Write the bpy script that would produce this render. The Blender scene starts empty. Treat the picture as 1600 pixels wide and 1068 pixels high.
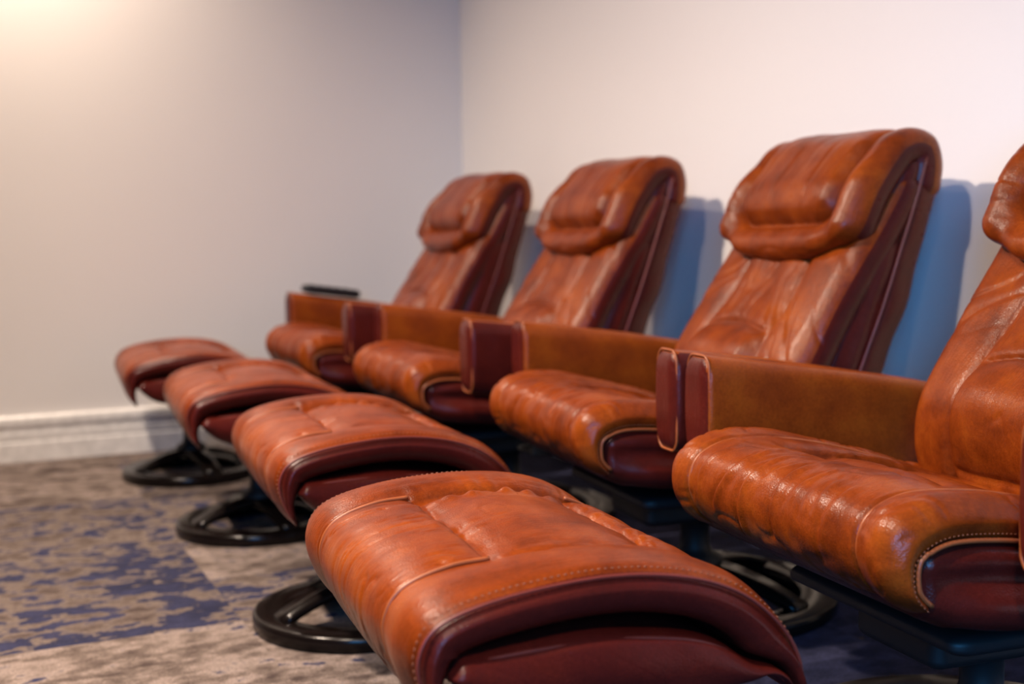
import bpy, math
import numpy as np
from mathutils import Vector, Matrix

scene = bpy.context.scene
C = scene.collection

# ------------------------------------------------------------------ camera
A, P, R = math.radians(24.8), math.radians(5.1), math.radians(-0.83)
Z0 = Vector((0, 0, 1))
F0 = Vector((-math.cos(A), math.sin(A), 0)); R0 = Vector((math.sin(A), math.cos(A), 0))
FW = F0 * math.cos(P) - Z0 * math.sin(P); U = Z0 * math.cos(P) + F0 * math.sin(P)
RT = R0 * math.cos(R) + U * math.sin(R); UP = U * math.cos(R) - R0 * math.sin(R)
cd = bpy.data.cameras.new('camera'); cam = bpy.data.objects.new('camera', cd); C.objects.link(cam)
M = Matrix((RT, UP, -FW)).transposed().to_4x4(); M.translation = Vector((0, 0, 0.76))
cam.matrix_world = M
cd.sensor_width = 36.0; cd.lens = 1944 / 1600 * 36.0
cd.clip_start = 0.05
cd.dof.use_dof = True; cd.dof.focus_distance = 1.62; cd.dof.aperture_fstop = 3.0
scene.camera = cam

# ------------------------------------------------------------------ world, lights, exposure
w = bpy.data.worlds.new('world'); scene.world = w; w.use_nodes = True
bg = w.node_tree.nodes['Background']; bg.inputs[0].default_value = (0.30, 0.42, 1.0, 1); bg.inputs[1].default_value = 0.010
vs = scene.view_settings
vs.view_transform = 'Standard'; vs.look = 'None'; vs.exposure = 0.0; vs.gamma = 1.0; vs.use_curve_mapping = False

def area(name, loc, target, sx, sy, power, col, spread=180):
    l = bpy.data.lights.new(name, 'AREA'); l.shape = 'RECTANGLE'; l.size = sx; l.size_y = sy
    l.energy = power; l.color = col; l.spread = math.radians(spread)
    o = bpy.data.objects.new(name, l); C.objects.link(o); o.location = loc
    o.rotation_euler = (Vector(target) - Vector(loc)).to_track_quat('-Z', 'Y').to_euler()
    return o
# cool daylight from the open end of the room, warm light from the ceiling side
area('daylight_window', (1.7, -1.0, 1.40), (-1.1, 1.8, 0.55), 1.1, 1.3, 22, (0.08, 0.42, 1.0), 70)
DOWNLIGHTS = [(-4.08, 0.25), (-2.35, -0.5), (-0.9, -0.5), (0.6, -0.5)]
DOWN_POWER = [42, 132, 82, 62]
DOWN_TILT = [0, 26, 18, 14]          # the last three are turned towards the back wall
WARM = (1.0, 0.80, 0.64)

# ------------------------------------------------------------------ node helpers
def mat(name):
    m = bpy.data.materials.new(name); m.use_nodes = True
    nt = m.node_tree; b = nt.nodes['Principled BSDF']
    return m, nt, b
def N(nt, t, **kw):
    n = nt.nodes.new(t)
    for k, v in kw.items():
        if k.startswith('i_'):
            n.inputs[k[2:].replace('_', ' ')].default_value = v
        else: setattr(n, k, v)
    return n
def L(nt, a, b): nt.links.new(a, b)
def ramp(nt, fac, stops, interp='LINEAR'):
    r = nt.nodes.new('ShaderNodeValToRGB'); r.color_ramp.interpolation = interp
    e = r.color_ramp.elements
    while len(e) > 1: e.remove(e[-1])
    e[0].position, e[0].color = stops[0][0], (*stops[0][1], 1)
    for p, c in stops[1:]:
        x = e.new(p); x.color = (*c, 1)
    L(nt, fac, r.inputs[0]); return r
def math_(nt, op, a, b=None, c=None):
    n = nt.nodes.new('ShaderNodeMath'); n.operation = op
    for i, v in enumerate((a, b, c)):
        if v is None: continue
        if isinstance(v, (int, float)): n.inputs[i].default_value = v
        else: L(nt, v, n.inputs[i])
    return n.outputs[0]
def mix(nt, fac, a, b, mode='MIX'):
    n = nt.nodes.new('ShaderNodeMix'); n.data_type = 'RGBA'; n.blend_type = mode
    for s, v in ((n.inputs[0], fac), (n.inputs[6], a), (n.inputs[7], b)):
        if isinstance(v, (int, float)): s.default_value = v
        elif isinstance(v, tuple): s.default_value = (*v, 1)
        else: L(nt, v, s)
    return n.outputs[2]

def leather(name, c1, c2, c3, rough=0.31, wrinkle=0.5, scale=(1, 1, 1)):
    m, nt, b = mat(name)
    uv = N(nt, 'ShaderNodeUVMap', uv_map='flat')
    tc = N(nt, 'ShaderNodeTexCoord')
    # broad patina
    n1 = N(nt, 'ShaderNodeTexNoise', i_Scale=11.0, i_Detail=7.0, i_Roughness=0.68); L(nt, tc.outputs['Object'], n1.inputs['Vector'])
    n2 = N(nt, 'ShaderNodeTexNoise', i_Scale=220.0, i_Detail=3.0, i_Roughness=0.7); L(nt, tc.outputs['Object'], n2.inputs['Vector'])
    r = ramp(nt, n1.outputs[0], [(0.30, c1), (0.50, c2), (0.72, c3)])
    r2 = ramp(nt, n2.outputs[0], [(0.30, (0.80, 0.78, 0.75)), (0.65, (1.06, 1.06, 1.06))])
    col = mix(nt, 1.0, r.outputs[0], r2.outputs[0], 'MULTIPLY')
    L(nt, col, b.inputs['Base Color'])
    # pebble grain
    vo = N(nt, 'ShaderNodeTexVoronoi', i_Scale=420.0); vo.feature = 'F1'; L(nt, tc.outputs['Object'], vo.inputs['Vector'])
    # fine directional creases
    mp = N(nt, 'ShaderNodeMapping'); mp.inputs['Scale'].default_value = (95 * scale[0], 16 * scale[1], 1)
    nw = N(nt, 'ShaderNodeTexNoise', i_Scale=5.0, i_Detail=2.0); L(nt, uv.outputs[0], nw.inputs['Vector'])
    wv = N(nt, 'ShaderNodeVectorMath', operation='MULTIPLY_ADD'); wv.inputs[1].default_value = (0.05, 0.05, 0)
    L(nt, nw.outputs['Color'], wv.inputs[0]); L(nt, uv.outputs[0], wv.inputs[2]); L(nt, wv.outputs[0], mp.inputs['Vector'])
    n3 = N(nt, 'ShaderNodeTexNoise', i_Scale=1.0, i_Detail=3.0, i_Roughness=0.55); L(nt, mp.outputs[0], n3.inputs['Vector'])
    mp2 = N(nt, 'ShaderNodeMapping'); mp2.inputs['Scale'].default_value = (42, 42, 1); L(nt, uv.outputs[0], mp2.inputs['Vector'])
    n4 = N(nt, 'ShaderNodeTexNoise', i_Scale=1.0, i_Detail=4.0); L(nt, mp2.outputs[0], n4.inputs['Vector'])
    cr = math_(nt, 'ABSOLUTE', math_(nt, 'SUBTRACT', n3.outputs[0], 0.5))
    cr = math_(nt, 'MINIMUM', math_(nt, 'MULTIPLY', cr, 9.0), 1.0)
    h = math_(nt, 'ADD', math_(nt, 'MULTIPLY', cr, 0.0010 * wrinkle), math_(nt, 'MULTIPLY', n4.outputs[0], 0.0016 * wrinkle))
    h = math_(nt, 'ADD', h, math_(nt, 'MULTIPLY', vo.outputs['Distance'], 0.00022))
    bp = N(nt, 'ShaderNodeBump', i_Strength=1.0, i_Distance=1.0); L(nt, h, bp.inputs['Height']); L(nt, bp.outputs[0], b.inputs['Normal'])
    rr = ramp(nt, n1.outputs[0], [(0.3, (rough + .05,) * 3), (0.7, (rough - .04,) * 3)])
    L(nt, rr.outputs[0], b.inputs['Roughness'])
    b.inputs['Specular IOR Level'].default_value = 0.22
    return m

M_LEA = leather('cognac_leather', (0.105, 0.015, 0.0018), (0.205, 0.034, 0.0035), (0.30, 0.062, 0.006), wrinkle=0.19)
M_SHADE = leather('shade_side_leather', (0.060, 0.007, 0.0045), (0.080, 0.009, 0.006), (0.10, 0.012, 0.007), rough=0.30, wrinkle=0.15)  # cognac leather again, with the shade of side faces put into its colour
M_ARM = leather('arm_leather', (0.18, 0.031, 0.0035), (0.25, 0.048, 0.005), (0.33, 0.076, 0.007), wrinkle=0.08)
def plain(name, col, rough=0.5, metal=0.0, coat=0.0):
    m, nt, b = mat(name)
    tc = N(nt, 'ShaderNodeTexCoord'); n = N(nt, 'ShaderNodeTexNoise', i_Scale=30.0, i_Detail=3.0); L(nt, tc.outputs['Object'], n.inputs['Vector'])
    r = ramp(nt, n.outputs[0], [(0.3, tuple(c * .85 for c in col)), (0.7, tuple(min(1, c * 1.1) for c in col))])
    L(nt, r.outputs[0], b.inputs['Base Color']); b.inputs['Roughness'].default_value = rough; b.inputs['Metallic'].default_value = metal
    b.inputs['Coat Weight'].default_value = coat
    return m
M_PIPE = plain('leather_piping', (0.30, 0.075, 0.02), 0.4)
M_PIPED = plain('maroon_piping', (0.16, 0.025, 0.016), 0.4)
M_STITCH = plain('stitch_thread', (0.26, 0.085, 0.04), 0.6)
M_LACQ = plain('black_lacquered_wood', (0.006, 0.004, 0.0035), 0.2, coat=0.0); M_LACQ.node_tree.nodes['Principled BSDF'].inputs['Specular IOR Level'].default_value = 0.22
M_STEEL = plain('black_steel', (0.008, 0.008, 0.009), 0.55)
M_PLAST = plain('black_plastic', (0.008, 0.008, 0.009), 0.5)

def wall_mat():
    m, nt, b = mat('painted_wall')
    tc = N(nt, 'ShaderNodeTexCoord')
    n = N(nt, 'ShaderNodeTexNoise', i_Scale=160.0, i_Detail=3.0); L(nt, tc.outputs['Object'], n.inputs['Vector'])
    n2 = N(nt, 'ShaderNodeTexNoise', i_Scale=1.2, i_Detail=2.0); L(nt, tc.outputs['Object'], n2.inputs['Vector'])
    r = ramp(nt, n2.outputs[0], [(0.3, (0.83, 0.80, 0.775)), (0.7, (0.86, 0.83, 0.80))])
    L(nt, r.outputs[0], b.inputs['Base Color']); b.inputs['Roughness'].default_value = 0.75
    bp = N(nt, 'ShaderNodeBump', i_Strength=0.25, i_Distance=0.0008); L(nt, n.outputs[0], bp.inputs['Height']); L(nt, bp.outputs[0], b.inputs['Normal'])
    return m
M_WALL = wall_mat()
M_TRIM = plain('white_trim_paint', (0.86, 0.84, 0.81), 0.3)
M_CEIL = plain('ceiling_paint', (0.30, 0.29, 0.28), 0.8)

def carpet_mat():
    m, nt, b = mat('mottled_carpet')
    tc = N(nt, 'ShaderNodeTexCoord'); sep = N(nt, 'ShaderNodeSeparateXYZ'); L(nt, tc.outputs['Object'], sep.inputs[0])
    X, Y = sep.outputs[0], sep.outputs[1]
    # plank tiles: columns 0.5 m wide in y (a joint at y = 0.517), dye lots run along x, except navy painted in as shade under the furniture
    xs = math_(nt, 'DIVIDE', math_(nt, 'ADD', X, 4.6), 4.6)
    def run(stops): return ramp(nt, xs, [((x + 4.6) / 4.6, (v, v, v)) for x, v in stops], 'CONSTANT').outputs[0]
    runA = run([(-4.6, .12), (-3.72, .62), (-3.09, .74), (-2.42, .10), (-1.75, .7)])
    runB = run([(-4.6, .42), (-4.05, .30), (-3.72, .6), (-3.09, .08), (-2.74, .62), (-2.42, .22), (-1.80, .95)])  # last stop is navy standing in for shade under the nearest chair and ottoman
    runShade = run([(-4.6, .9), (-3.2, .8), (-2.2, .97)])  # navy painted in for the shade beneath the chair row
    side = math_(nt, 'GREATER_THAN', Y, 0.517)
    blueness = mix(nt, math_(nt, 'GREATER_THAN', Y, 1.017), mix(nt, side, runA, runB), runShade)
    lotn = N(nt, 'ShaderNodeTexWhiteNoise', noise_dimensions='2D')
    cmb = N(nt, 'ShaderNodeCombineXYZ'); L(nt, math_(nt, 'FLOOR', math_(nt, 'DIVIDE', math_(nt, 'SUBTRACT', Y, 0.517), 0.5)), cmb.inputs[0]); L(nt, blueness, cmb.inputs[1])
    L(nt, cmb.outputs[0], lotn.inputs['Vector'])
    off = N(nt, 'ShaderNodeVectorMath', operation='MULTIPLY_ADD'); off.inputs[1].default_value = (7, 7, 7)
    L(nt, lotn.outputs['Color'], off.inputs[0]); L(nt, tc.outputs['Object'], off.inputs[2])
    def noise(sc, scale, det=4.0, ro=0.6):
        mp = N(nt, 'ShaderNodeMapping'); mp.inputs['Scale'].default_value = sc; L(nt, off.outputs[0], mp.inputs['Vector'])
        n = N(nt, 'ShaderNodeTexNoise', i_Scale=scale, i_Detail=det, i_Roughness=ro); L(nt, mp.outputs[0], n.inputs['Vector']); return n.outputs[0]
    big = noise((1.0, 0.42, 1), 10.0, 5.0, 0.62)
    mid = noise((1.0, 0.6, 1), 27.0, 4.0, 0.6)
    fine = noise((1, 1, 1), 330.0, 2.0, 0.8)
    tan = ramp(nt, math_(nt, 'ADD', math_(nt, 'MULTIPLY', mid, .55), math_(nt, 'MULTIPLY', big, .45)),
               [(0.38, (0.075, 0.055, 0.050)), (0.47, (0.17, 0.135, 0.115)), (0.55, (0.30, 0.245, 0.215)), (0.68, (0.37, 0.31, 0.275))]).outputs[0]
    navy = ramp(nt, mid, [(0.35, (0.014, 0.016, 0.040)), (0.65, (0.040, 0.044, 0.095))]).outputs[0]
    th = math_(nt, 'SUBTRACT', math_(nt, 'ADD', math_(nt, 'MULTIPLY', big, .42), math_(nt, 'MULTIPLY', mid, .58)), math_(nt, 'SUBTRACT', 0.605, math_(nt, 'ADD', math_(nt, 'MULTIPLY', blueness, 0.165), math_(nt, 'MULTIPLY', math_(nt, 'GREATER_THAN', blueness, 0.78), 0.10))))  # extra push turns the painted shade runs almost solid navy
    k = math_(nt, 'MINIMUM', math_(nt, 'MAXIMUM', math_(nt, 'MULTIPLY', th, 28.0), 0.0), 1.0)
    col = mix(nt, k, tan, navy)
    fr = ramp(nt, fine, [(0.30, (0.35, 0.35, 0.35)), (0.5, (0.95, 0.95, 0.95)), (0.70, (1.5, 1.5, 1.5))]).outputs[0]
    col = mix(nt, 0.8, col, mix(nt, 1.0, col, fr, 'MULTIPLY'))
    col = mix(nt, 1.0, col, (0.90, 0.87, 0.87), 'MULTIPLY')
    L(nt, col, b.inputs['Base Color']); b.inputs['Roughness'].default_value = 0.95; b.inputs['Specular IOR Level'].default_value = 0.15
    bp = N(nt, 'ShaderNodeBump', i_Strength=0.8, i_Distance=0.004); L(nt, fine, bp.inputs['Height']); L(nt, bp.outputs[0], b.inputs['Normal'])
    return m
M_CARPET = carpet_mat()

# ------------------------------------------------------------------ mesh helpers
def mesh_obj(name, verts, faces, mats, parent=None, uv=None, mi=None, smooth=True):
    me = bpy.data.meshes.new(name)
    v = np.asarray(verts, dtype=np.float32)
    if isinstance(faces, np.ndarray):
        n = len(faces); me.vertices.add(len(v)); me.vertices.foreach_set('co', v.ravel())
        me.loops.add(n * 4); me.loops.foreach_set('vertex_index', faces.astype(np.int32).ravel())
        me.polygons.add(n); me.polygons.foreach_set('loop_start', np.arange(n, dtype=np.int32) * 4)
        me.update(calc_edges=True); me.validate()
    else:
        me.from_pydata([tuple(map(float, p)) for p in v], [], faces)
    for m in (mats if isinstance(mats, (list, tuple)) else [mats]): me.materials.append(m)
    if mi is not None: me.polygons.foreach_set('material_index', mi.astype(np.int32))
    me.polygons.foreach_set('use_smooth', np.full(len(me.polygons), smooth))
    if uv is not None:
        l = me.uv_layers.new(name='flat'); li = np.empty(len(me.loops), dtype=np.int32); me.loops.foreach_get('vertex_index', li)
        l.data.foreach_set('uv', np.asarray(uv, dtype=np.float32)[li].ravel())
    me.update()
    o = bpy.data.objects.new(name, me); C.objects.link(o)
    if parent is not None: o.parent = parent
    return o

def axis_samples(h, r, step, na):
    inner = h - r
    k = max(1, int(round(2 * inner / step)))
    mid = np.linspace(-inner, inner, k + 1)
    a = np.tan(np.linspace(0, math.pi / 4, na + 1)[1:])
    t_lo, t_hi = -a[::-1], a
    pos = np.concatenate([-inner + r * t_lo, mid, inner + r * t_hi])
    d = np.concatenate([t_lo, np.zeros(k + 1), t_hi])
    return pos, d

def round_box(h, r, step, na=6):
    """rounded box as one quad mesh: returns points, unit normals, quads"""
    ax = [axis_samples(h[i], r[i], step[i], na) for i in range(3)]
    n = [len(a[0]) for a in ax]
    I, J, K = np.meshgrid(*[np.arange(k) for k in n], indexing='ij')
    surf = (I == 0) | (I == n[0] - 1) | (J == 0) | (J == n[1] - 1) | (K == 0) | (K == n[2] - 1)
    idx = -np.ones(n, dtype=np.int64); idx[surf] = np.arange(surf.sum())
    ii, jj, kk = I[surf], J[surf], K[surf]
    D = np.stack([ax[0][1][ii], ax[1][1][jj], ax[2][1][kk]], 1)
    Pp = np.stack([ax[0][0][ii], ax[1][0][jj], ax[2][0][kk]], 1)
    rr = np.array(r)
    q = Pp - D * rr
    dn = D / np.maximum(np.linalg.norm(D, axis=1, keepdims=True), 1e-9)
    V = q + dn * rr
    nn = dn / rr; nn /= np.maximum(np.linalg.norm(nn, axis=1, keepdims=True), 1e-9)
    fs = []
    def quad(a, flip):
        q4 = np.stack([a[:-1, :-1], a[1:, :-1], a[1:, 1:], a[:-1, 1:]], -1).reshape(-1, 4)
        fs.append(q4[:, ::-1] if flip else q4)
    quad(idx[:, :, -1], False); quad(idx[:, :, 0], True)
    quad(idx[0, :, :], True); quad(idx[-1, :, :], False)
    quad(idx[:, 0, :], False); quad(idx[:, -1, :], True)
    return V, nn, np.concatenate(fs)

def spline(pts, n=400):
    p = np.array(pts, float); out = []
    P_ = np.vstack([2 * p[0] - p[1], p, 2 * p[-1] - p[-2]])
    m = max(4, n // (len(p) - 1))
    for i in range(len(p) - 1):
        a, b_, c, d = P_[i], P_[i + 1], P_[i + 2], P_[i + 3]
        for t in np.linspace(0, 1, m, endpoint=False):
            out.append(.5 * ((2 * b_) + (-a + c) * t + (2 * a - 5 * b_ + 4 * c - d) * t * t + (-a + 3 * b_ - 3 * c + d) * t ** 3))
    out.append(p[-1]); return np.array(out)

class Curve:
    def __init__(s, pts):
        s.p = spline(pts); d = np.linalg.norm(np.diff(s.p, axis=0), axis=1)
        s.s = np.concatenate([[0], np.cumsum(d)]); s.L = s.s[-1]
        t = np.gradient(s.p, axis=0); 
        for _ in range(12): t[1:-1] = (t[:-2] + t[1:-1] * 2 + t[2:]) / 4
        s.t = t / np.linalg.norm(t, axis=1, keepdims=True)
    def at(s, q):
        y = np.interp(q, s.s, s.p[:, 0]); z = np.interp(q, s.s, s.p[:, 1])
        ty = np.interp(q, s.s, s.t[:, 0]); tz = np.interp(q, s.s, s.t[:, 1])
        l = np.hypot(ty, tz); return y, z, -tz / l, ty / l
    def s_of(s, y=None, z=None):
        k = np.argmin(abs(s.p[:, 0] - y)) if y is not None else np.argmin(abs(s.p[:, 1] - z))
        return s.s[k]

_g = {}
def vn(x, y, seed):
    if seed not in _g: _g[seed] = np.random.RandomState(seed).uniform(-1, 1, (64, 64))
    G = _g[seed]; xi = np.floor(x).astype(int); yi = np.floor(y).astype(int)
    fx, fy = x - xi, y - yi; fx = fx * fx * fx * (fx * (fx * 6 - 15) + 10); fy = fy * fy * fy * (fy * (fy * 6 - 15) + 10)
    a = G[xi & 63, yi & 63]; b = G[(xi + 1) & 63, yi & 63]; c = G[xi & 63, (yi + 1) & 63]; d = G[(xi + 1) & 63, (yi + 1) & 63]
    return (a * (1 - fx) + b * fx) * (1 - fy) + (c * (1 - fx) + d * fx) * fy
def creases(u, v, fu, fv, seed, wd=0.16):
    """narrow valleys following the zero lines of a stretched noise"""
    uu = u + 0.02 * vn(u * 9, v * 9, seed + 1)
    n = vn(uu * fu, v * fv, seed); m = np.clip(vn(u * fu * .4 + 9, v * fv * .6 + 3, seed + 2) * 1.6 + .45, 0, 1)
    return -np.exp(-(n / wd) ** 2) * m
def sm(a, b, x):
    t = np.clip((x - a) / (b - a), 0, 1); return t * t * (3 - 2 * t)
def seam(d, depth, wd=0.006, puff=0.0, pw=0.03):
    return -depth * np.exp(-np.abs(d) / wd) - puff * np.exp(-np.abs(d) / pw)
def rrect(u, v, cu, cv, hu, hv, r):
    qx = np.abs(u - cu) - (hu - r); qy = np.abs(v - cv) - (hv - r)
    return np.hypot(np.maximum(qx, 0), np.maximum(qy, 0)) + np.minimum(np.maximum(qx, qy), 0) - r

def bent_pad(name, parent, curve, hx, thick, rx, ry, step, disp, mats, side=None, warp=None, na=7, taper=None):
    """cushion bent along an (y,z) outline; disp(u, s) raises its outer face"""
    hz = thick / 2; hy = curve.L / 2
    V, Nn, Fc = round_box((hx, hy, hz), (rx, ry, hz * .98), step, na)
    u, v, w_ = V[:, 0].copy(), V[:, 1].copy(), V[:, 2].copy()
    s = v + hy
    if warp is not None: s = warp(u, s)
    top = np.clip(Nn[:, 2] * 1.3, 0, 1) 
    d = disp(u, s) * top
    V[:, 0] = u + Nn[:, 0] * d; w2 = w_ + Nn[:, 2] * d; dv = Nn[:, 1] * d
    y, z, ny, nz = curve.at(np.clip(s, 0, curve.L))
    tf = taper(s) if taper is not None else 1.0
    V[:, 1] = y + ny * ((w_ - hz) * tf + w2 - w_) + nz * dv
    V[:, 2] = z + nz * ((w_ - hz) * tf + w2 - w_) - ny * dv
    mi = None
    if side is not None:
        cen_n = Nn[Fc].mean(1); cu = u[Fc].mean(1); cw = w_[Fc].mean(1); cs = s[Fc].mean(1)
        mi = side(cen_n, cu, cs, cw, hz).astype(int)
    return mesh_obj(name, V, Fc, mats, parent, uv=np.stack([u, s], 1), mi=mi)

def box_pad(name, parent, h, r, step, fn, mats, side=None, na=5, disp=None):
    V, Nn, Fc = round_box(h, r, step, na)
    uvs = np.stack([V[:, 0] + V[:, 1] * 0, V[:, 1] + V[:, 2]], 1)
    cn = Nn[Fc].mean(1); cc = V[Fc].mean(1)
    mi = side(cn, cc).astype(int) if side is not None else None
    if disp is not None: V = V + Nn * disp(V, Nn)[:, None]
    V = fn(V)
    return mesh_obj(name, V, Fc, mats, parent, uv=uvs, mi=mi)

def tube(name, pts, r, m, parent=None, seg=8, closed=False):
    p = np.array(pts, float); n = len(p)
    t = np.gradient(p, axis=0) if not closed else np.roll(p, -1, 0) - np.roll(p, 1, 0)
    t /= np.maximum(np.linalg.norm(t, axis=1, keepdims=True), 1e-9)
    ref = np.array([0, 0, 1.]) if abs(t[0][2]) < .9 else np.array([1., 0, 0])
    nrm = []; cur = ref
    for k in range(n):
        cur = cur - t[k] * np.dot(cur, t[k]); cur /= max(np.linalg.norm(cur), 1e-9); nrm.append(cur)
    nrm = np.array(nrm); bi = np.cross(t, nrm)
    rr = np.broadcast_to(np.asarray(r, float), (n,))
    a = np.linspace(0, 2 * math.pi, seg, endpoint=False)
    V = (p[:, None, :] + rr[:, None, None] * (np.cos(a)[None, :, None] * nrm[:, None, :] + np.sin(a)[None, :, None] * bi[:, None, :])).reshape(-1, 3)
    F = []
    for k in range(n if closed else n - 1):
        for j in range(seg):
            j2 = (j + 1) % seg; k2 = (k + 1) % n
            F.append((k * seg + j, k * seg + j2, k2 * seg + j2, k2 * seg + j))
    if not closed: F.append(tuple(range(seg))[::-1]); F.append(tuple((n - 1) * seg + j for j in range(seg)))
    return mesh_obj(name, V, F, m, parent)

def lathe(name, prof, m, parent=None, seg=72, closed=False, loc=(0, 0, 0)):
    n = len(prof); V = []; F = []
    for j in range(seg):
        a = 2 * math.pi * j / seg
        for r, z in prof: V.append((loc[0] + r * math.cos(a), loc[1] + r * math.sin(a), loc[2] + z))
    for j in range(seg):
        j2 = (j + 1) % seg
        for k in range(n if closed else n - 1):
            k2 = (k + 1) % n; F.append((j * n + k, j2 * n + k, j2 * n + k2, j * n + k2))
    if not closed:
        if prof[0][0] > 1e-6: F.append(tuple(j * n for j in range(seg))[::-1])
        if prof[-1][0] > 1e-6: F.append(tuple(j * n + n - 1 for j in range(seg)))
    return mesh_obj(name, V, F, m, parent)

def empty(name, loc, rz=0):
    o = bpy.data.objects.new(name, None); C.objects.link(o); o.location = loc; o.rotation_euler = (0, 0, rz); o.empty_display_size = .1
    return o

def stitches(name, pts, parent, m, length=0.004, gap=0.0035, r=0.0009):
    """row of short raised threads along a polyline"""
    p = np.array(pts, float); d = np.concatenate([[0], np.cumsum(np.linalg.norm(np.diff(p, axis=0), axis=1))])
    V = []; F = []; s = 0.002
    while s + length < d[-1]:
        a = np.array([np.interp(s, d, p[:, k]) for k in range(3)]); b = np.array([np.interp(s + length, d, p[:, k]) for k in range(3)])
        t = b - a; t /= np.linalg.norm(t); x = np.cross(t, [0, 0, 1.]); 
        if np.linalg.norm(x) < .1: x = np.cross(t, [1., 0, 0])
        x /= np.linalg.norm(x); y = np.cross(t, x); o = len(V)
        for c, f in ((a, .35), ((a + b) / 2, 1), (b, .35)):
            for k in range(5):
                an = 2 * math.pi * k / 5; V.append(c + r * f * (math.cos(an) * x + math.sin(an) * y))
        for q in range(2):
            for k in range(5):
                k2 = (k + 1) % 5; F.append((o + q * 5 + k, o + q * 5 + k2, o + q * 5 + 5 + k2, o + q * 5 + 5 + k))
        F.append(tuple(o + k for k in range(5))[::-1]); F.append(tuple(o + 10 + k for k in range(5)))
        s += length + gap
    return mesh_obj(name, V, F, m, parent)

# ------------------------------------------------------------------ the room
WX, WY, H = -4.517, 1.886, 2.5
def slab(name, lo, hi, m):
    V = [(x, y, z) for x in (lo[0], hi[0]) for y in (lo[1], hi[1]) for z in (lo[2], hi[2])]
    F = [(0, 1, 3, 2), (4, 6, 7, 5), (0, 4, 5, 1), (2, 3, 7, 6), (0, 2, 6, 4), (1, 5, 7, 3)]
    o = mesh_obj(name, V, F, m, smooth=False); o['kind'] = 'structure'; return o
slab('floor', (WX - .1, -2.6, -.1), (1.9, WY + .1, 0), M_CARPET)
slab('wall_left', (WX - .1, -2.6, 0), (WX, WY + .1, H), M_WALL)
slab('wall_back', (WX, WY, 0), (1.9, WY + .1, H), M_WALL)
slab('ceiling', (WX - .1, -2.6, H), (1.9, WY + .1, H + .1), M_CEIL)
BB = [(0, 0), (.016, 0), (.016, .062), (.014, .068), (.0125, .070), (.0125, .0735), (.014, .0755), (.014, .098), (.0115, .104), (.010, .107), (.0100, .112),
      (.0135, .117), (.0165, .122), (.0175, .129), (.0175, .143), (.0155, .151), (.010, .156), (.006, .1575), (0, .1575)]
def baseboard(name, a, b, inward):
    V = []; F = []; n = len(BB)
    for q in (a, b):
        for t, z in BB: V.append((q[0] + inward[0] * t, q[1] + inward[1] * t, z))
    for k in range(n - 1): F.append((k, k + 1, n + k + 1, n + k))
    F.append(tuple(range(n))); F.append(tuple(range(n, 2 * n))[::-1])
    o = mesh_obj(name, V, F, M_TRIM, smooth=False); o['kind'] = 'structure'
    return o
baseboard('baseboard_left', (WX, -2.6), (WX, WY), (1, 0))
baseboard('baseboard_back', (WX, WY), (1.9, WY), (0, -1))

m_em, nt_, b_ = mat('lamp_lens'); b_.inputs['Emission Color'].default_value = (*WARM, 1); b_.inputs['Emission Strength'].default_value = 6
for k, (x, y) in enumerate(DOWNLIGHTS):
    o = empty('ceiling_downlight', (x, y, H)); o['category'] = 'ceiling light'; o['group'] = 'recessed ceiling lights over the recliners'
    o['label'] = 'round recessed white ceiling downlight above the row of recliners'
    lathe('trim_ring', [(.062, -.002), (.085, -.002), (.088, -.006), (.080, -.010), (.064, -.006)], M_TRIM, o, 40, True)
    lathe('lens', [(0.0001, -.003), (.061, -.003), (.061, -.0045), (.0001, -.0045)], m_em, o, 32)
    l = bpy.data.lights.new('downlight_lamp', 'SPOT'); l.energy = DOWN_POWER[k] * 4; l.color = WARM; l.spot_size = math.radians(150 if DOWN_TILT[k] == 0 else 125); l.spot_blend = 1.0; l.shadow_soft_size = .06
    lo = bpy.data.objects.new('downlight_lamp', l); C.objects.link(lo); lo.location = (x, y, H - .02); lo.rotation_euler = (math.radians(DOWN_TILT[k]), 0, 0)

# ------------------------------------------------------------------ pedestal base shared by chair and ottoman
def pedestal(parent, ro, band, ztop, rpost, cy=0.0, rot=0.3):
    ri = ro - band; h = .032
    lathe('base_ring', [(ri, .004), (ri + .004, 0), (ro - .004, 0), (ro, .005), (ro, h - .008), (ro - .003, h - .003), (ro - .009, h), (ri + .009, h), (ri + .003, h - .003), (ri, h - .008)],
          M_LACQ, parent, 96, True, (0, cy, 0))
    for q in range(2):
        a = rot + q * math.pi / 2; V = []; F = []; n = 25
        for k in range(n):
            t = -1 + 2 * k / (n - 1); x = t * (ro - band * .5); z = .022 + .05 * (1 - t * t) ** 1.0; hw = .026 + .018 * (1 - abs(t))
            for dx, dz in ((-hw, 0), (-hw * .8, .016), (hw * .8, .016), (hw, 0)):
                V.append((x * math.cos(a) - dx * math.sin(a), cy + x * math.sin(a) + dx * math.cos(a), z + dz))
        for k in range(n - 1):
            for j in range(4):
                j2 = (j + 1) % 4; F.append((k * 4 + j, k * 4 + 4 + j, k * 4 + 4 + j2, k * 4 + j2))
        F.append((0, 1, 2, 3)); F.append(tuple(4 * n - 4 + j for j in range(4))[::-1])
        mesh_obj('cross_bar', V, F, M_LACQ, parent)
    lathe('column', [(rpost * 1.9, .07), (rpost * 1.9, .095), (rpost * 1.2, .105), (rpost, .12), (rpost, ztop - .01), (rpost * 1.5, ztop - .008), (rpost * 1.5, ztop)], M_STEEL, parent, 32, False, (0, cy, 0))

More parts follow.
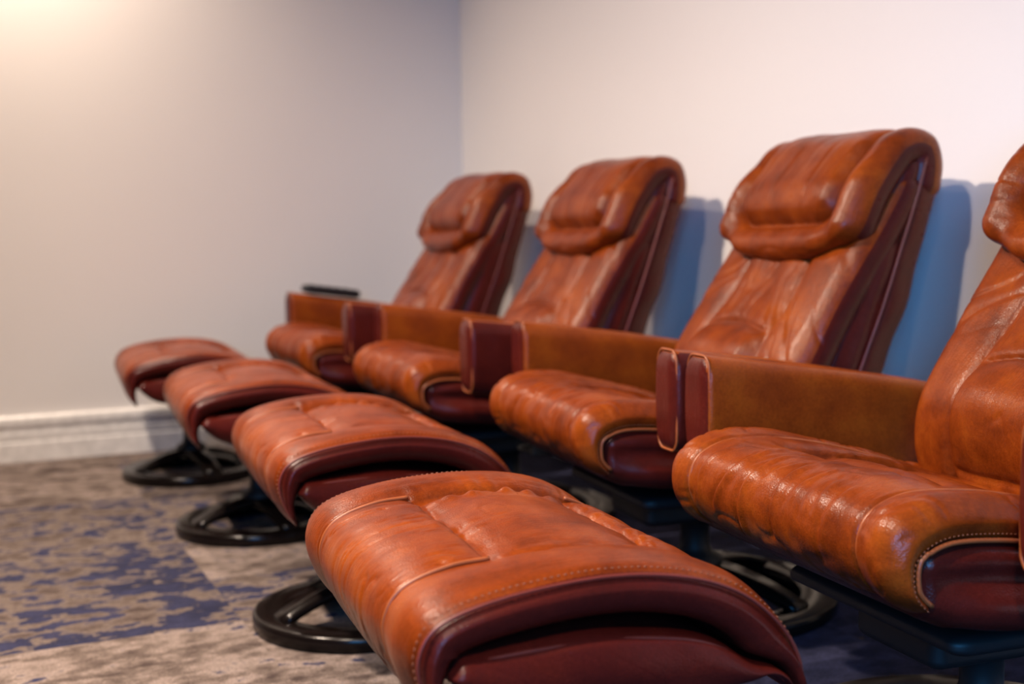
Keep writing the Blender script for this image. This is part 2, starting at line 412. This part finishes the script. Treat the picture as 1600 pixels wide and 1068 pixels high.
# ------------------------------------------------------------------ ottoman
OT = Curve([(-.214, .258), (-.240, .302), (-.248, .350), (-.222, .389), (-.150, .411), (-.04, .421), (.05, .412), (.12, .388), (.17, .350), (.202, .302), (.212, .242)])
def make_ottoman():
    t = empty('leather_ottoman', (0, 0, 0))
    sF, sB = OT.s_of(y=-.125), OT.s_of(y=.105)     # panel limits along the profile
    sF = OT.s[np.argmin(np.hypot(OT.p[:, 0] + .118, OT.p[:, 1] - .414))]; sB = OT.s[np.argmin(np.hypot(OT.p[:, 0] - .105, OT.p[:, 1] - .394))]
    pc, ph = (sF + sB) / 2, (sB - sF) / 2
    def disp(u, s):
        d = rrect(u, s, 0, pc, .170, ph, .012)
        inside = sm(.004, -.010, d)
        out = seam(d, .010, .006, .009, .03)
        out -= .014 * inside
        out += .010 * inside * (1 - (u / .17) ** 2) * np.clip(1 - ((s - pc) / ph) ** 2, 0, 1)
        # lengthwise seams that run off the panel corners over the front and back rolls
        off = sm(.0, .02, np.abs(s - pc) - ph + .01)
        for q in (-.172, .168):
            out += (seam(u - q, .0070, .0035, .007, .022) + .0022 * np.exp(-((np.abs(u - q) - .0065) / .003) ** 2)) * off
        # gathers around the panel edge
        g = np.exp(-np.abs(d) / .022)
        out += .0045 * g * vn(u * 70, s * 18, 3) * (np.abs(np.abs(u) - .17) > .02) + .0022 * g * vn(u * 20, s * 80, 4)
        out += .006 * np.exp(-((u + .138) / .014) ** 2) * inside * (1 + .8 * vn(s * 60, u * 20, 5))
        # creases over the rolls, running along the bend
        rollf = sm(sF + .01, sF - .05, s); rollb = sm(sB - .01, sB + .04, s)
        mid = sm(.20, .14, np.abs(u + .0))
        out += .0022 * creases(u, s, 80, 12, 11, .12) * (rollf + rollb) * mid + .0016 * creases(u, s, 38, 7, 15, .2) * (rollf + rollb) * mid
        out += .0010 * creases(u, s, 16, 34, 21) * inside
        out += .0022 * vn(u * 9, s * 9, 31) 
        out += -.010 * (u / .295) ** 4 + .004 * np.exp(-((np.abs(u) - .232) / .035) ** 2)
        return out
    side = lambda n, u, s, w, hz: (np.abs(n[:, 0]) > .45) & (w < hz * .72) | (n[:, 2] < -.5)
    otf = lambda s: .25 + .75 * sm(0, .11, s) * sm(OT.L, OT.L - .11, s)
    topc = bent_pad('top_cushion', t, OT, .295, .060, .030, .028, (.0028, .0028, .006), disp, [M_LEA, M_SHADE], side, na=8, taper=otf)
    qi = np.linspace(0, OT.L, 200); yi, zi, nyi, nzi = OT.at(qi); th_ = .060 * otf(qi) + .006
    iy, iz = yi - nyi * th_, zi - nzi * th_
    yg = np.linspace(iy.min(), iy.max(), 160); zg = np.array([iz[np.abs(iy - q_) < .005].max() for q_ in yg])
    zg = np.convolve(np.pad(zg, 4, mode='edge'), np.ones(9) / 9, 'valid')
    def inner(y): return np.interp(y, yg, zg) - .011 * np.clip(1 - (y / .17) ** 2, 0, 1)
    # lower cushion, arched top
    def arch(V):
        x, y, z = V.T.copy(); k = (z + .065) / .13
        y = np.interp(y, [-.192, .192], [yg[0] + .001, yg[-1] - .001]); top = np.maximum(inner(y), .262); bot = np.minimum(.262 + .05 * np.abs(y / .20) ** 5, top - .010)
        zz = bot + (top - bot) * k
        return np.stack([x, y, zz], 1)
    undc = box_pad('under_cushion', t, (.286, .192, .065), (.020, .014, .022), (.012, .008, .01), arch, M_SHADE,
            disp=lambda V, Nn: .004 * vn(V[:, 0] * 12, V[:, 1] * 12 + V[:, 2] * 9, 41) + .012 * np.cos(V[:, 2] / .065 * 1.5) * np.abs(Nn[:, 0]))
    for u0 in (-.172, .168):
        for a, b_2 in ((.02, sF - .004), (sB + .004, OT.L - .02)):
            qq = np.linspace(a, b_2, 50); y, z, ny, nz = OT.at(qq)
            of = .0105 - .0035 * sm(0, .05, np.minimum(np.abs(qq - sF), np.abs(qq - sB)))
            tube('seam_welt', np.stack([np.full_like(qq, u0), y - ny * of, z - nz * of], 1), .0028, M_PIPE, topc, 8)
    # piping where the top leather meets the end panels, and its stitching
    q = np.linspace(.02, OT.L - .02, 120); y, z, ny, nz = OT.at(q)
    for sx in (-1, 1):
        w_ = -.011
        pts = np.stack([np.full_like(q, sx * .2895), y + ny * w_, z + nz * w_], 1); pts[:, 2] -= .0040
        tube('piping', pts, .0022, M_PIPED, topc, 8)
        pts2 = np.stack([np.full_like(q, sx * .281), y - ny * .0083, z - nz * .0083], 1)
        stitches('seam_stitching', pts2, topc, M_STITCH)
        yy = np.linspace(yg[0] + .012, yg[-1] - .012, 60); top = inner(yy)
        tube('piping', np.stack([np.full_like(yy, sx * .284), yy, top - .007], 1), .0025, M_PIPED, undc, 8)
    box_pad('mounting_plate', t, (.13, .09, .008), (.01, .01, .008), (.03, .03, .01), lambda V: V + [0, 0, .240], M_STEEL)
    pedestal(t, .215, .066, .235, .024, cy=-.035)
    return t

# ------------------------------------------------------------------ recliner
ST = Curve([(-.258, .322), (-.297, .350), (-.315, .395), (-.299, .437), (-.246, .459), (-.165, .457), (-.085, .443), (0, .420), (.08, .394), (.16, .366), (.235, .345)])
BK = Curve([(.175, .335), (.128, .362), (.108, .415), (.113, .48), (.148, .55), (.190, .625), (.240, .70), (.285, .765), (.325, .83), (.35, .88)])
HR = Curve([(.218, .677), (.217, .73), (.236, .78), (.264, .84), (.300, .893), (.338, .934), (.390, .950), (.437, .932), (.456, .888), (.455, .84), (.448, .80)])
def arm_z(y): return -math.tan(math.radians(8.5)) * (y + .21)
def make_recliner():
    t = empty('leather_recliner', (0, 0, 0))
    # --- seat
    def idx(Cv, y, z): return Cv.s[np.argmin(np.hypot(Cv.p[:, 0] - y, Cv.p[:, 1] - z))]
    s1, s2, s3 = idx(ST, -.175, .458), idx(ST, -.06, .438), idx(ST, .06, .40)
    pc, ph = (s1 + s3) / 2, (s3 - s1) / 2
    CR = [(-.165, .03, .20, .25, .0035), (-.10, .06, .26, .30, .005), (-.055, .02, .24, .18, .0045), (.01, .05, .24, -.05, .0045), (.055, .09, .24, .12, .003), (-.02, .12, .27, .3, .003), (.10, .10, .22, -.1, .003), (.135, .05, .20, .1, .003)]
    def disp(u, s):
        d = rrect(u, s, 0, pc, .150, ph, .012); inside = sm(.006, -.015, d)
        out = seam(d, .018, .006, .009, .035) - .022 * inside
        out += inside * seam(s - s2, .020, .007, .006, .03)
        for q in (-.205, .200): out += (seam(u - q, .0080, .0035, .007, .022) + .0025 * np.exp(-((np.abs(u - q) - .0065) / .003) ** 2)) * sm(s3 + .1, s3, s)
        out += inside * .015 * np.abs(np.sin((s - s1) / (s2 - s1) * math.pi)) * np.clip(1 - (u / .15) ** 2, 0, 1)
        g = np.exp(-np.abs(d) / .03)
        out += .0035 * g * vn(u * 55, s * 14, 7) + .0020 * g * vn(u * 15, s * 70, 8)
        roll = sm(s1, s1 - .04, s)
        for u0, a, b, sl, am in CR:
            uu = u - u0 - sl * (s - .17) - .008 * vn(s * 14, s * 0 + u0 * 40, 9)
            out += -am * np.exp(-np.abs(uu) / .0045) * sm(a, a + .04, s) * sm(b, b - .05, s) + am * .9 * np.exp(-((uu - .011) / .007) ** 2) * sm(a, a + .05, s) * sm(b, b - .05, s)
        out += .0013 * creases(u, s, 60, 9, 51) * roll * sm(.21, .16, np.abs(u)) + .0018 * creases(u, s, 26, 8, 55, .22) * roll * sm(.21, .16, np.abs(u))
        out += .0022 * creases(u, s, 30, 30, 58, .2) * sm(.18, .22, np.abs(u)) + .0016 * creases(u, s, 18, 22, 61)
        out += .004 * vn(u * 8, s * 8, 63)
        out += .005 * np.exp(-((np.abs(u) - .235) / .03) ** 2) - .006 * (u / .28) ** 6
        return out
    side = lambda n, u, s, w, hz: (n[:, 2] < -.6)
    stf = lambda s: .3 + .7 * sm(0, .14, s)
    seatc = bent_pad('seat_cushion', t, ST, .272, .060, .036, .022, (.0032, .0032, .006), disp, [M_LEA, M_SHADE], side, na=8, taper=stf)
    qi = np.linspace(0, ST.L, 200); yi, zi, nyi, nzi = ST.at(qi); th_ = .052 * stf(qi)
    iy, iz = yi - nyi * th_, zi - nzi * th_
    yg = np.linspace(iy.min(), iy.max(), 160); zg = np.array([iz[np.abs(iy - q_) < .005].max() for q_ in yg])
    zg = np.convolve(np.pad(zg, 4, mode='edge'), np.ones(9) / 9, 'valid')
    def low(V):
        x, y, z = V.T.copy(); k = (z + .05) / .10; yy = np.interp(y, [-.262, .262], [yg[0] + .004, .255])
        f = np.clip((yy + .265) / .05, 0, 1)
        zt = np.maximum(np.interp(yy, yg, zg), .324); zb = np.interp(yy, [-.27, -.23, -.1, .24], [.324, .306, .290, .270])
        return np.stack([x, yy, zb + (zt - zb) * k], 1)
    box_pad('seat_under_cushion', t, (.268, .262, .05), (.030, .022, .030), (.012, .006, .008), low, M_SHADE, na=7,
            disp=lambda V, Nn: .002 * vn(V[:, 1] * 20, V[:, 2] * 22, 71) + np.abs(Nn[:, 0]) * sm(-.262, -.17, V[:, 1]) * (.022 * np.cos(np.clip((V[:, 2] + .018) / .034, -1, 1) * 1.5) * (V[:, 2] < .012)
                + .010 * np.cos(np.clip((V[:, 2] - .033) / .022, -1, 1) * 1.5) * (V[:, 2] >= .012) - .008 * np.exp(-((V[:, 2] - .012 - .012 * np.sin(V[:, 1] * 9)) / .006) ** 2)))
    q = np.linspace(.012, ST.L - .04, 120); y, z, ny, nz = ST.at(q); pd = .050 * stf(q)
    for sx in (-1, 1):
        tube('piping', np.stack([np.full_like(q, sx * .2700), y - ny * pd, z - nz * pd], 1), .003, M_PIPE, seatc, 8)
        for w_ in (.047,):
            stitches('seam_stitching', np.stack([np.full_like(q, sx * .2722), y - ny * (pd - .008), z - nz * (pd - .008)], 1), seatc, M_STITCH, .003, .003, .0008)
    for u0 in (-.205, .200):
        qq = np.linspace(.015, s3 + .02, 90); y, z, ny, nz = ST.at(qq)
        tube('seam_welt', np.stack([np.full_like(qq, u0), y - ny * .0078, z - nz * .0078], 1), .0032, M_PIPE, seatc, 8)
    # --- back
    sv = lambda z: BK.s[np.argmin(abs(BK.p[:, 1] - z))]
    zl, zt = sv(.405), sv(.555)
    def dispb(u, s):
        k = np.abs(u) / .25
        out = (.036 - .026 * sm(.18, .36, s)) * (1 - k ** 2.4)
        edge = .118 + .012 * np.sin(s * 9)
        out += seam(np.abs(u) - edge, .009, .006, .007, .03)
        inn = sm(.125, .10, np.abs(u))
        out += inn * (.018 * np.exp(-((s - (zl + zt) / 2) / .06) ** 2))
        out += inn * (seam(s - zt - .01 * np.cos(u * 20), .009, .006, .004, .02) + seam(s - zl, .007, .006, .003, .02))
        # diagonal drag lines running from the seams
        sl = np.sign(u); a = (s - zt) + np.abs(u) * 1.3
        out += .0040 * creases(a * .5 + u * .3, (s - np.abs(u)) * .35, 38, 14, 81, .2) * sm(.02, .07, s)
        out += .0028 * creases(u, s, 34, 7, 85, .22) * inn * sm(zt, zt + .05, s)
        out += .003 * creases(u + s * .4, s, 22, 6, 88, .2) * (1 - inn)
        out += .0055 * vn(u * 12, s * 9, 91)
        return out
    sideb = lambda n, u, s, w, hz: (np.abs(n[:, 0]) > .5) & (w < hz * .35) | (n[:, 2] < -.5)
    bent_pad('backrest_cushion', t, BK, .250, .085, .042, .04, (.0034, .0034, .008), dispb, [M_LEA, M_SHADE], sideb, na=8)
    # --- headrest
    sp = HR.s[np.argmin(abs(HR.p[:40 * 5, 1] - .772))]; sp = .085
    wz = lambda u, s: s + (HR.L - s) / HR.L * .078 * np.abs(u / .25) ** 2.2
    def disph(u, s):
        d = rrect(u, s, -.004, sp + .312, .174, .30, .045)
        inside = sm(.004, -.03, d)
        fade = sm(.36, .24, s)
        out = seam(d, .018, .006, .010, .03) * (.35 + .65 * fade) + .010 * inside * (.3 + .7 * fade) - .002 + .010 * inside * np.exp(-((s - sp - .06) / .055) ** 2) + .002 * (1 - fade) * (1 - (u / .25) ** 2)
        bar = np.exp(-((s - .050) / .030) ** 2) * sm(.21, .14, np.abs(u))
        out += .015 * bar
        wing = np.exp(-((np.abs(u) - .214) / .026) ** 2) * sm(.04, .09, s) * sm(.27, .17, s)
        out += .016 * wing
        out += .0020 * creases(u, s, 30, 5, 101, .2) * inside + .0022 * creases(u, s, 14, 36, 104, .2) * (wing + bar)
        g = np.exp(-np.abs(d) / .03)
        out += .0030 * g * vn(u * 40, s * 40, 107) + .0035 * vn(u * 10, s * 9, 109)
        return out
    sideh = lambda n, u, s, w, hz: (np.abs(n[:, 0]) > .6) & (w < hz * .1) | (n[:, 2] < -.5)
    bent_pad('headrest', t, HR, .250, .080, .038, .036, (.0036, .0036, .008), disph, [M_LEA, M_SHADE], sideh, warp=wz, na=8)
    # --- rear shell
    def shell(V):
        x, y, z = V.T.copy(); zz = .605 + y * 1.05           # y is the height axis here
        f = np.interp(zz, [.34, .40, .514, .656, .821, .90], [.14, .150, .190, .245, .315, .365]); r_ = np.interp(zz, [.34, .40, .497, .653, .82, .90], [.275, .305, .345, .400, .447, .446])
        k = (z + .06) / .12
        return np.stack([x * np.interp(zz, [.34, .6, .9], [.93, 1, 1]), f + (r_ - f) * k, zz], 1)
    V, Nn, Fc = round_box((.246, .28, .06), (.035, .04, .05), (.012, .008, .012), 6)
    uvs = np.stack([V[:, 0], V[:, 1]], 1)
    V = V + Nn * (.004 * vn(V[:, 1] * 14 + 5, V[:, 2] * 18 + V[:, 0] * 9, 121) - .006 * np.exp(-(V[:, 2] / .006) ** 2) * np.abs(Nn[:, 0]))[:, None]
    shl = mesh_obj('back_shell', shell(V), Fc[:, ::-1], M_SHADE, t, uv=uvs)
    hh = np.linspace(-.24, .27, 50)
    for sx in (-1, 1):
        P_ = np.stack([np.full_like(hh, sx * .2465), hh, np.full_like(hh, .004)], 1); P_ = shell(P_)
        tube('piping', P_, .003, M_PIPED, shl, 8)
    # --- arms
    for sx in (-1, 1):
        cx = sx * .375
        def armf(V):
            x, y, z = V.T.copy()
            x = x + .004 * np.sign(x) * np.cos(z / .085 * 1.5)
            yy = y + .045
            return np.stack([x + cx, yy, z + .4755 + arm_z(yy) + .004 * np.sin((yy + .2) * 7)], 1)
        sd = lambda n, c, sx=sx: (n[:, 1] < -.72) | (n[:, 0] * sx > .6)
        armo = box_pad('armrest', t, (.037, .257, .085), (.022, .018, .034), (.006, .008, .006), armf, [M_ARM, M_SHADE], sd, na=6,
                disp=lambda V, Nn: .0015 * vn(V[:, 1] * 10 + V[:, 0] * 5, V[:, 2] * 12, 131 + sx) + .0022 * creases(V[:, 2] + V[:, 0], V[:, 1], 30, 30, 135, .2) * sm(.10, .26, -V[:, 1]) * (np.abs(Nn[:, 0]) < .99))
        # welt around the front face
        th = np.linspace(0, 2 * math.pi, 72, endpoint=False)
        ex, ez = np.cos(th), np.sin(th)
        px = np.clip(ex * 1.25, -1, 1); k = .0385
        X_ = (.043 - .0225) * np.sign(ex) * (np.abs(ex) > .02) ; 
        pts = []
        for a in th:
            c, s_ = math.cos(a), math.sin(a)
            pts.append((cx + math.copysign(.0155, c) * min(1, abs(c) * 6) + .0205 * c, -.206, .4755 + math.copysign(.056, s_) * min(1, abs(s_) * 3) + .028 * s_))
        tube('piping', np.array(pts) + [0, .0035, .0005], .0022, M_PIPE, armo, 8, closed=True)
        # bracket under the arm
        V = []; F = []
        box_pad('arm_bracket', t, (.008, .10, .09), (.006, .02, .006), (.02, .03, .03), lambda V, sx=sx: V + [sx * .362, .06, .315], M_STEEL)
        box_pad('arm_bracket_foot', t, (.045, .10, .008), (.006, .02, .006), (.02, .03, .03), lambda V, sx=sx: V + [sx * .31, .06, .233], M_STEEL)
    # --- under structure
    box_pad('seat_frame', t, (.19, .16, .014), (.02, .03, .012), (.03, .03, .02), lambda V: V + [0, .0, .252], M_STEEL)
    box_pad('tilt_mechanism', t, (.09, .13, .03), (.02, .02, .015), (.03, .03, .02), lambda V: V + [0, .02, .212], M_STEEL)
    box_pad('back_hinge', t, (.13, .06, .012), (.01, .01, .01), (.03, .03, .02), lambda V: V + [0, .235, .30] , M_STEEL)
    pedestal(t, .285, .075, .19, .03, cy=.04, rot=.5)
    return t

def copy_tree(o):
    r = o.copy(); C.objects.link(r)
    for ch in list(o.children):
        c = ch.copy(); C.objects.link(c); c.parent = r
        for g in list(ch.children):
            d = g.copy(); C.objects.link(d); d.parent = c
    return r

YAW = math.radians(-5)
chairs = [(-1.267, 1.260, math.radians(-5.2)), (-2.115, 1.340, math.radians(-6)), (-2.99, 1.325, math.radians(-3.5)), (-3.84, 1.295, math.radians(-2))]
CL = ['brown leather recliner nearest the camera, its back cut off by the photo edge',
      'largest brown leather recliner whose whole back shows, beside the cut-off one',
      'brown leather recliner between the one by the corner and the largest full-backed one',
      'small-looking brown leather recliner in the far corner with a black remote on its far arm']
otts = [(-1.378, .669), (-2.31, .770), (-3.17, .772), (-3.99, .748)]
OL = ['large brown leather ottoman in the front, cut by the bottom edge of the photo',
      'brown leather ottoman directly behind the large front one, second in the line',
      'brown leather ottoman third in the line, between the far blurred one and the second',
      'blurred brown leather ottoman farthest away, next to the white baseboard']
ch0 = make_recliner(); ot0 = make_ottoman()
for k, (x, y, a) in enumerate(chairs):
    o = ch0 if k == 0 else copy_tree(ch0)
    o.location = (x, y, 0); o.rotation_euler = (0, 0, a)
    o['label'] = CL[k]; o['category'] = 'recliner chair'; o['group'] = 'leather recliners along the back wall'
for k, (x, y) in enumerate(otts):
    o = ot0 if k == 0 else copy_tree(ot0)
    o.location = (x, y, 0); o.rotation_euler = (0, 0, YAW)
    o['label'] = OL[k]; o['category'] = 'ottoman'; o['group'] = 'leather ottomans in front of the recliners'

# ------------------------------------------------------------------ remote on the far chair's arm
def make_remote():
    t = empty('remote_control', (0, 0, 0))
    box_pad('casing', t, (.034, .100, .0150), (.012, .02, .010), (.006, .01, .006), lambda V: V, M_PLAST)
    for r_ in range(5):
        for c in range(2):
            lathe('button', [(0.0001, .0145), (.005, .0145), (.005, .0162), (.004, .0168), (.0001, .0168)], M_STEEL, t, 12, False, (-.011 + .022 * c, -.07 + .03 * r_, 0))
    return t
rm = make_remote()
cx, cy, ca = chairs[3]
lx, ly = -.375, -.055
rm.location = (cx + lx * math.cos(ca) - ly * math.sin(ca), cy + lx * math.sin(ca) + ly * math.cos(ca), .5605 + arm_z(ly) + .004 * math.sin((ly + .2) * 7) + .018)
rm.rotation_euler = (math.radians(-8.0), 0, ca)
rm['label'] = 'thin black remote lying on the far armrest of the recliner in the corner'; rm['category'] = 'remote control'
